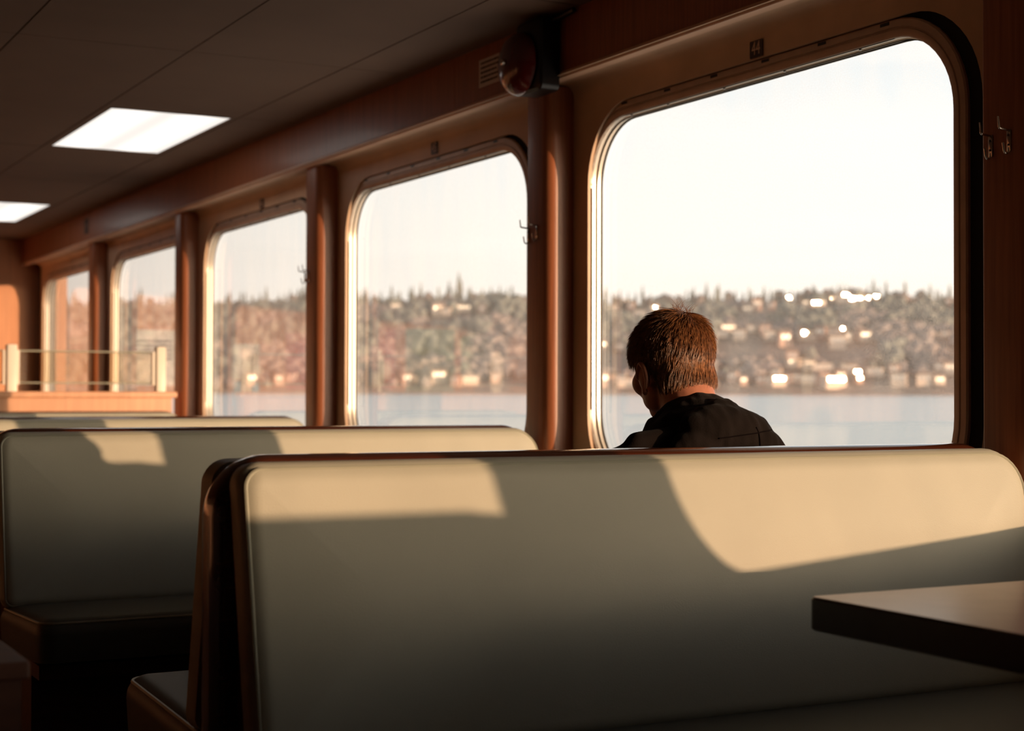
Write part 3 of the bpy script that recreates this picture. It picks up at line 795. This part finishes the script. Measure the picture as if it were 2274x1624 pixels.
tag(obj('sea', bm, m, smooth=False), 'calm pale blue sea between the ferry and the far shore', 'water')
bpy.data.objects['sea']['kind'] = 'stuff'
M['ground'] = pbr('hillside', (.30, .24, .21), .9, var=.3, scale=(.01, .01, .01))  # hill and tree colours paled and greyed to paint in distance haze
M['beach'] = pbr('beach', (.42, .27, .19), .9, var=.1, scale=(.02, .02, .02))
M['conifer'] = pbr('conifer', (.17, .185, .165), .9, var=.3, scale=(.05, .05, .05))
M['crownA'] = pbr('bare_crown', (.29, .245, .235), .9, var=.2, scale=(.012, .012, .012))
M['crownB'] = pbr('evergreen_crown', (.185, .20, .185), .9, var=.2, scale=(.012, .012, .012))
M['housew'] = pbr('house_wall', (.80, .62, .50), .7, var=.1)
M['housew2'] = pbr('house_wall_pink', (.62, .40, .32), .7, var=.1)
M['roof'] = pbr('house_roof', (.22, .16, .14), .8, var=.1)
M['pane'] = pbr('house_pane', (.6, .55, .5), .10, metal=1, var=.02)
R0, RR = 2200., 3000.
def ridge_y(az):      # elevation tangent of the ground at the ridge, by bearing
    d = math.degrees(az)
    K = [(-5, .047), (8, .048), (13, .0490), (17, .0500), (20, .0535), (24, .0540), (27.5, .0575), (29, .0540), (31, .0535), (34, .0540), (37, .0560), (40, .0590), (42, .0565), (44.5, .0520), (50, .05), (70, .05)]
    for (a0, e0), (a1, e1) in zip(K, K[1:]):
        if a0 <= d <= a1: return e0 + (e1 - e0)*(d - a0)/(a1 - a0)
    return .05
def ground(az, r):
    t_ = max(0, min(1, (r - R0 - 7)/(RR - R0)))
    s_ = t_**.78
    h = ridge_y(az)*RR*s_
    h += 10*noise.noise(Vector((az*14, r*.004, 1)))*min(1, t_*4)*(1 - t_*.8)
    return EYE + h - 3.0*(1 - t_) if t_ > 0 else WZ + 1.5
bm = BM(); rows = []
AZ = [R(-4 + .5*k) for k in range(122)]
RRs = [R0, R0+3, R0+7] + [R0 + 7 + (RR - R0)*k/22 for k in range(1, 24)]
V = []
for i, r in enumerate(RRs):
    V.append([bm.verts.new(pol(a_, r, WZ - .3 if i == 0 else ground(a_, r))) for a_ in AZ])
for A, B in zip(V, V[1:]):
    for k in range(len(AZ) - 1): bm.faces.new((A[k], A[k+1], B[k+1], B[k])).material_index = 0 if A is V[0] or A is V[1] else 1
hill = obj('hillside', bm, [M['beach'], M['ground']]); tag(hill, 'long wooded hillside rising behind the far shore', 'hill')
# houses
SUN_AZ = math.atan2(.632, -1)        # bearing of the sun
def make_house(label, group, wmat, W, D, H, nwin, kind=0):
    t = thing('house', label, 'house', group=group)
    bm = BM(); box(bm, -W/2, W/2, 0, D, -5, H); obj('house_wall', bm, wmat, t, smooth=False)
    bm = BM(); rh = H*.45
    if kind: box(bm, -W/2-.6, W/2+.6, -.6, D+.6, H, H+.6)
    else: loft(bm, [[(x, -.8, H-.1), (x, D+.8, H-.1), (x, D/2, H+rh)] for x in (-W/2-.8, W/2+.8)], True, True)
    obj('house_roof', bm, M['roof'], t, smooth=False)
    for k in range(nwin):
        w = W/(nwin+.5); x = -W/2 + w*(k+.75)
        bm = BM(); box(bm, x - w*.32, x + w*.32, -.12, -.02, H*.35, H*.78); obj('house_window', bm, M['pane'], t, smooth=False)
    return t
HP_ = [make_house('pale house', 'h', M['housew'], 15, 9, 8, 3), make_house('pale house', 'h', M['housew'], 22, 10, 7, 4, 1), make_house('pale house', 'h', M['housew2'], 12, 9, 9, 2)]
usedp = [False]*3; SPOTS = []
def px_dir(x, y):
    d = F + R2*((x - 1137)/3540) - U2*((y - 812)/3540); return math.atan2(d.x, d.y), d.z/math.hypot(d.x, d.y)
def place_house(x, y, sz, glint, label, group, kind=None):
    az, el = px_dir(x, y)
    r = R0 + 10
    while r < RR and (ground(az, r) - EYE)/r < el: r += 6
    k = (hash((x*7 + y*3)) % 3) if kind is None else kind
    o = HP_[k] if not usedp[k] else copy_tree(HP_[k]); usedp[k] = True
    o['label'] = label; o['group'] = group
    o.location = pol(az, r - 8, ground(az, r) + (4 if r < R0 + 60 else 7)); SPOTS.append((az, r, sz))
    # front wall normal is local -Y
    half = .5*((az + PI) + SUN_AZ)
    tgt = half if glint else (az + PI + ((x*13 + y) % 70 - 35)*.012)
    # local -Y points to bearing tgt : world normal (sin tgt, cos tgt)
    o.rotation_euler = (0, 0, math.atan2(math.cos(tgt), math.sin(tgt)) + PI/2)
    sz *= 1.15; o.scale = (sz, sz, sz)
UP = [(1690,672,.8,0),(1730,668,1,0),(1755,676,.8,1),(1777,671,.6,1),(1795,686,.8,0),(1813,686,.7,1),(1827,685,.6,0),(1848,676,.6,1),(1862,671,.8,0),(1878,669,.8,1),(1873,679,.8,0),(1900,680,1.1,1),(1918,679,1.1,1),(1948,671,.5,1),(2018,675,.5,0),
      (1682,692,1.2,0),(1712,693,.9,0),(1660,698,.7,0),(2105,684,.8,0),(1367,684,.8,0),(1396,684,.9,0),(1400,694,.9,0),(1437,684,.8,0),(1455,701,1.1,1),(1553,682,.8,0),(1504,676,.6,0),(1365,696,.7,0),(1420,707,.8,0),(880,693,.8,0),(975,703,1.3,0),(990,706,.9,0),(1030,698,1,0),(1070,700,.8,0)]
MID = [(1618,744,1,0),(1668,743,.7,0),(1603,756,.8,0),(1641,759,1.1,0),(1700,752,1.2,0),(1710,760,1,0),(1784,749,.8,0),(1798,759,1.2,1),(1820,757,1.2,0),(1850,760,1.2,0),(1870,764,1.2,0),(1876,744,.5,1),(1913,760,1.1,1),(1923,762,1,0),(1745,772,1.4,0),(1860,776,1.4,0),(2095,755,.6,0),(1377,785,.7,0),(1340,783,.8,0),(1760,812,1.2,0),(1768,823,1,0),(1800,829,.9,0),(1828,834,1.1,0),(1881,834,.9,0),(1893,836,.9,0)]
LOW = [(1625,852,1),(1652,858,.7),(1688,856,.8),(1705,858,1),(1722,846,.8),(1735,858,1.1),(1748,855,.8),(1762,850,.9),(1780,852,.9),(1795,855,.9),(1832,858,1.1),(1855,846,.9),(1858,860,1.3),(1868,850,1),(1905,845,.7),(1910,853,.7),(1942,843,.9),(1985,840,1),(1995,857,1.2),(2012,848,.6),(2052,858,1.1),(2088,858,.8),(2070,848,.6),(2088,832,.9),(2112,835,1),(1340,858,1.2),(1372,852,1),(1390,860,.9),(1100,853,.8),(1045,857,.9),(975,850,1.2),(1010,858,.9),(905,855,1),(560,856,1),(620,855,.9),(645,850,.8)]
GL = {1832, 1858, 1855, 1905, 1910, 2012, 1735}
for x, y, s, g in UP: place_house(x, y, s, g, 'small house high on the far hill' + (', windows flashing in the sun' if g else ', pale wall in the sun'), 'houses flashing high on the far hill' if g else 'pale houses high on the far hill')
for x, y, s, g in MID: place_house(x, y, s, g, 'small house halfway up the far hill' + (', windows flashing in the sun' if g else ', pale wall in the sun'), 'houses flashing halfway up the far hill' if g else 'pale houses halfway up the far hill')
for x, y, s in LOW:
    g = x in GL
    place_house(x, y, s, g, 'small house on the far waterfront' + (', windows flashing in the sun' if g else ', pale wall in the sun'), 'waterfront houses flashing in the sun' if g else 'pale waterfront houses')

# forest: crowns nobody could count
def blob(sub=1):
    b = BM(); bmesh.ops.create_icosphere(b, subdivisions=sub, radius=1)
    vs = [v.co.copy() for v in b.verts]; fs = [[v.index for v in f.verts] for f in b.faces]; b.free(); return vs, fs
bv, bf = blob(2)
rnd = random.Random(5); verts = []; faces = []; mats = []
for k in range(7000):
    az = R(rnd.uniform(6, 48)); t_ = rnd.random()**.9; r = R0 + 17 + (RR - R0 - 10)*t_
    if any(abs(az - a_)*r < 7 + 11*z_ and r_ - 150 < r < r_ + 8 for a_, r_, z_ in SPOTS): continue
    ev = noise.noise(Vector((az*26, r*.0045, 4))) + .25*(t_ - .5) + rnd.uniform(-.15, .15) > .08
    w = rnd.uniform(6, 11)*(1 if t_ < .9 else .7); h = w*(rnd.uniform(1.1, 1.6) if ev else rnd.uniform(.8, 1.1))
    c = pol(az, r, ground(az, r) + h*.75); base = len(verts)
    for q in bv:
        j = 1 + .35*noise.noise(q*2.1 + Vector((k*1.7, 0, 0)))
        verts.append(c + Vector((q.x*w*j, q.y*w*j, q.z*h*j)))
    for f in bf: faces.append([base + i for i in f]); mats.append(1 if ev else 0)
me = bpy.data.meshes.new('forest'); me.from_pydata(verts, [], faces); me.materials.append(M['crownA']); me.materials.append(M['crownB'])
me.polygons.foreach_set('material_index', mats); me.polygons.foreach_set('use_smooth', [True]*len(faces))
tag(link(bpy.data.objects.new('forest', me)), 'dense bare and evergreen woodland covering the hillside', 'woodland', kind='stuff')
# ridge conifers one by one
def conifer_mesh(seed, H, W, bushy):
    rn = random.Random(seed); bm = BM(); tiers = 9
    for k in range(tiers):
        z0 = H*(.10 + .86*k/tiers); zt_ = z0 + H*(.26 if not bushy else .3); f = (1 - k/tiers)
        w = W*(f**.75 if not bushy else math.sqrt(max(.05, 1 - (k/tiers - .35)**2*1.9)))*rn.uniform(.8, 1.15)
        n_ = 11; ring = [bm.verts.new((w*rn.uniform(.6, 1.15)*math.cos(2*PI*i/n_), w*rn.uniform(.6, 1.15)*math.sin(2*PI*i/n_), z0 - rn.uniform(0, H*.04))) for i in range(n_)]
        top = bm.verts.new((0, 0, min(zt_, H))); bm.faces.new(ring[::-1])
        for i in range(n_): bm.faces.new((ring[i], ring[(i+1) % n_], top))
    return bm
def tree_proto(name, seed, H, W, bushy, label, cat, mat, group):
    t = thing(name, label, cat, group=group)
    c = conifer_mesh(seed, H, W, bushy); obj('crown', c, mat, t, smooth=False)
    bm = BM(); tube(bm, [(0, 0, -4), (0, 0, H*.5)], [.5, .3], 6); obj('trunk', bm, M['crownA'], t)
    return t
protos = [tree_proto('conifer', 1, 36, 5.5, False, 'tall pointed conifer on the ridge line of the far hill', 'tree', M['conifer'], 'conifers along the ridge'),
          tree_proto('conifer', 2, 28, 5.5, False, 'tall pointed conifer on the ridge line of the far hill', 'tree', M['conifer'], 'conifers along the ridge'),
          tree_proto('broad_tree', 3, 20, 8.5, True, 'rounded broad tree on the ridge line of the far hill', 'tree', M['crownA'], 'rounded trees along the ridge')]
rnd = random.Random(21); first = [True]*3
for k in range(250):
    az = R(9.5 + 37*(k + rnd.uniform(-.45, .45))/250)
    dens = noise.noise(Vector((math.degrees(az)*.9, 0, 9)))
    kind = 2 if rnd.random() < .42 - dens*.3 else (0 if rnd.random() < .45 else 1)
    r = RR + rnd.uniform(-40, 0)
    o = protos[kind] if first[kind] else copy_tree(protos[kind]); first[kind] = False
    o.location = pol(az, r, ground(az, r) - 1); o.rotation_euler = (0, 0, rnd.uniform(0, 6))
    s = rnd.uniform(.7, 1.3)*(1 + .7*max(0, dens)); o.scale = (s*rnd.uniform(.9, 1.2), s*rnd.uniform(.9, 1.2), s*rnd.uniform(.9, 1.15))
# ------------------------------------------------------------------ light
w = bpy.data.worlds.new('sky'); SC.world = w; w.use_nodes = True; nt = w.node_tree; nt.nodes.clear()
out = N(nt, 'ShaderNodeOutputWorld'); bg = N(nt, 'ShaderNodeBackground')
tc = N(nt, 'ShaderNodeTexCoord'); sx = N(nt, 'ShaderNodeSeparateXYZ'); nt.links.new(tc.outputs['Generated'], sx.inputs[0])
cr = N(nt, 'ShaderNodeValToRGB'); e = cr.color_ramp.elements
e[0].position = 0.0; e[0].color = (.97, .86, .73, 1)
e[1].position = .50; e[1].color = (.07, .15, .21, 1)
for pos, col in ((.05, (.95, .89, .80)), (.10, (.93, .92, .86)), (.16, (.86, .89, .875)), (.215, (.70, .785, .82)), (.30, (.32, .43, .50))):
    k = e.new(pos); k.color = (*col, 1)
nt.links.new(sx.outputs['Z'], cr.inputs[0])
mp = N(nt, 'ShaderNodeMapping'); mp.inputs['Scale'].default_value = (3, 3, 26); mp.inputs['Rotation'].default_value = (R(4), R(-6), 0)
nt.links.new(tc.outputs['Generated'], mp.inputs[0])
ns = N(nt, 'ShaderNodeTexNoise'); ns.inputs['Scale'].default_value = 1.6; ns.inputs['Detail'].default_value = 5; nt.links.new(mp.outputs[0], ns.inputs['Vector'])
mr = N(nt, 'ShaderNodeMapRange'); mr.inputs['From Min'].default_value = .48; mr.inputs['From Max'].default_value = .72; mr.inputs['To Max'].default_value = .55
nt.links.new(ns.outputs['Fac'], mr.inputs['Value'])
mx = N(nt, 'ShaderNodeMix', data_type='RGBA'); mx.inputs['B'].default_value = (1.0, .965, .90, 1)
nt.links.new(mr.outputs[0], mx.inputs['Factor']); nt.links.new(cr.outputs[0], mx.inputs['A'])
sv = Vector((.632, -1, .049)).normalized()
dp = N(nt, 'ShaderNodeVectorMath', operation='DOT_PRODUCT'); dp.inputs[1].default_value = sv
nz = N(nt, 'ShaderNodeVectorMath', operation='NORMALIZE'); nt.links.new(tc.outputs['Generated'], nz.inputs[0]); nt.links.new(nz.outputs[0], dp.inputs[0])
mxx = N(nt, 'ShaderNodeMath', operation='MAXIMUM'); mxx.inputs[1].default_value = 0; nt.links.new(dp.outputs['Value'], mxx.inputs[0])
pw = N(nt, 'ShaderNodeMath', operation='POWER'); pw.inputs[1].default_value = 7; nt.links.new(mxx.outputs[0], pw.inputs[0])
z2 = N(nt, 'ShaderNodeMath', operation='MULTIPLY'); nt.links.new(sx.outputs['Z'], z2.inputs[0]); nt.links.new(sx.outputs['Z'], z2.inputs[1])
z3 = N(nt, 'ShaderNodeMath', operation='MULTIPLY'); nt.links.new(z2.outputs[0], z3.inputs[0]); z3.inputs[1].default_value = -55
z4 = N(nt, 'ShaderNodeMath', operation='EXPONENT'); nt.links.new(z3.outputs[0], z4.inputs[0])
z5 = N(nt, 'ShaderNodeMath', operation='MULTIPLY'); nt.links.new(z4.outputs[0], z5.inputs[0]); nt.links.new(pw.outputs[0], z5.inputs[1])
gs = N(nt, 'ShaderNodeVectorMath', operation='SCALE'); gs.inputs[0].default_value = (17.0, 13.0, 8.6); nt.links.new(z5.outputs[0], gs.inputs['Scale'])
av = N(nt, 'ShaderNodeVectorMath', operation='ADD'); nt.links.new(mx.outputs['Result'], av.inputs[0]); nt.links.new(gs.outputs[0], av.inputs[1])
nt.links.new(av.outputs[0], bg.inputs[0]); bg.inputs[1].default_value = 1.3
nt.links.new(bg.outputs[0], out.inputs[0])
sl = bpy.data.lights.new('sun', 'SUN'); so = link(bpy.data.objects.new('sun', sl))
sl.energy = 5.1; sl.color = (1, .62, .36); sl.angle = R(.6)
so.rotation_euler = Vector((-.632, 1, -.049)).to_track_quat('-Z', 'Y').to_euler()

vs = SC.view_settings
vs.view_transform = 'Standard'; vs.look = 'None'; vs.exposure = 0; vs.gamma = 1; vs.use_curve_mapping = False
SC.cycles.max_bounces = 9; SC.cycles.transparent_max_bounces = 16; SC.cycles.diffuse_bounces = 6; SC.cycles.glossy_bounces = 4
SC.cycles.sample_clamp_indirect = 4; SC.cycles.caustics_reflective = False; SC.cycles.caustics_refractive = False
SC.cycles.use_denoising = True
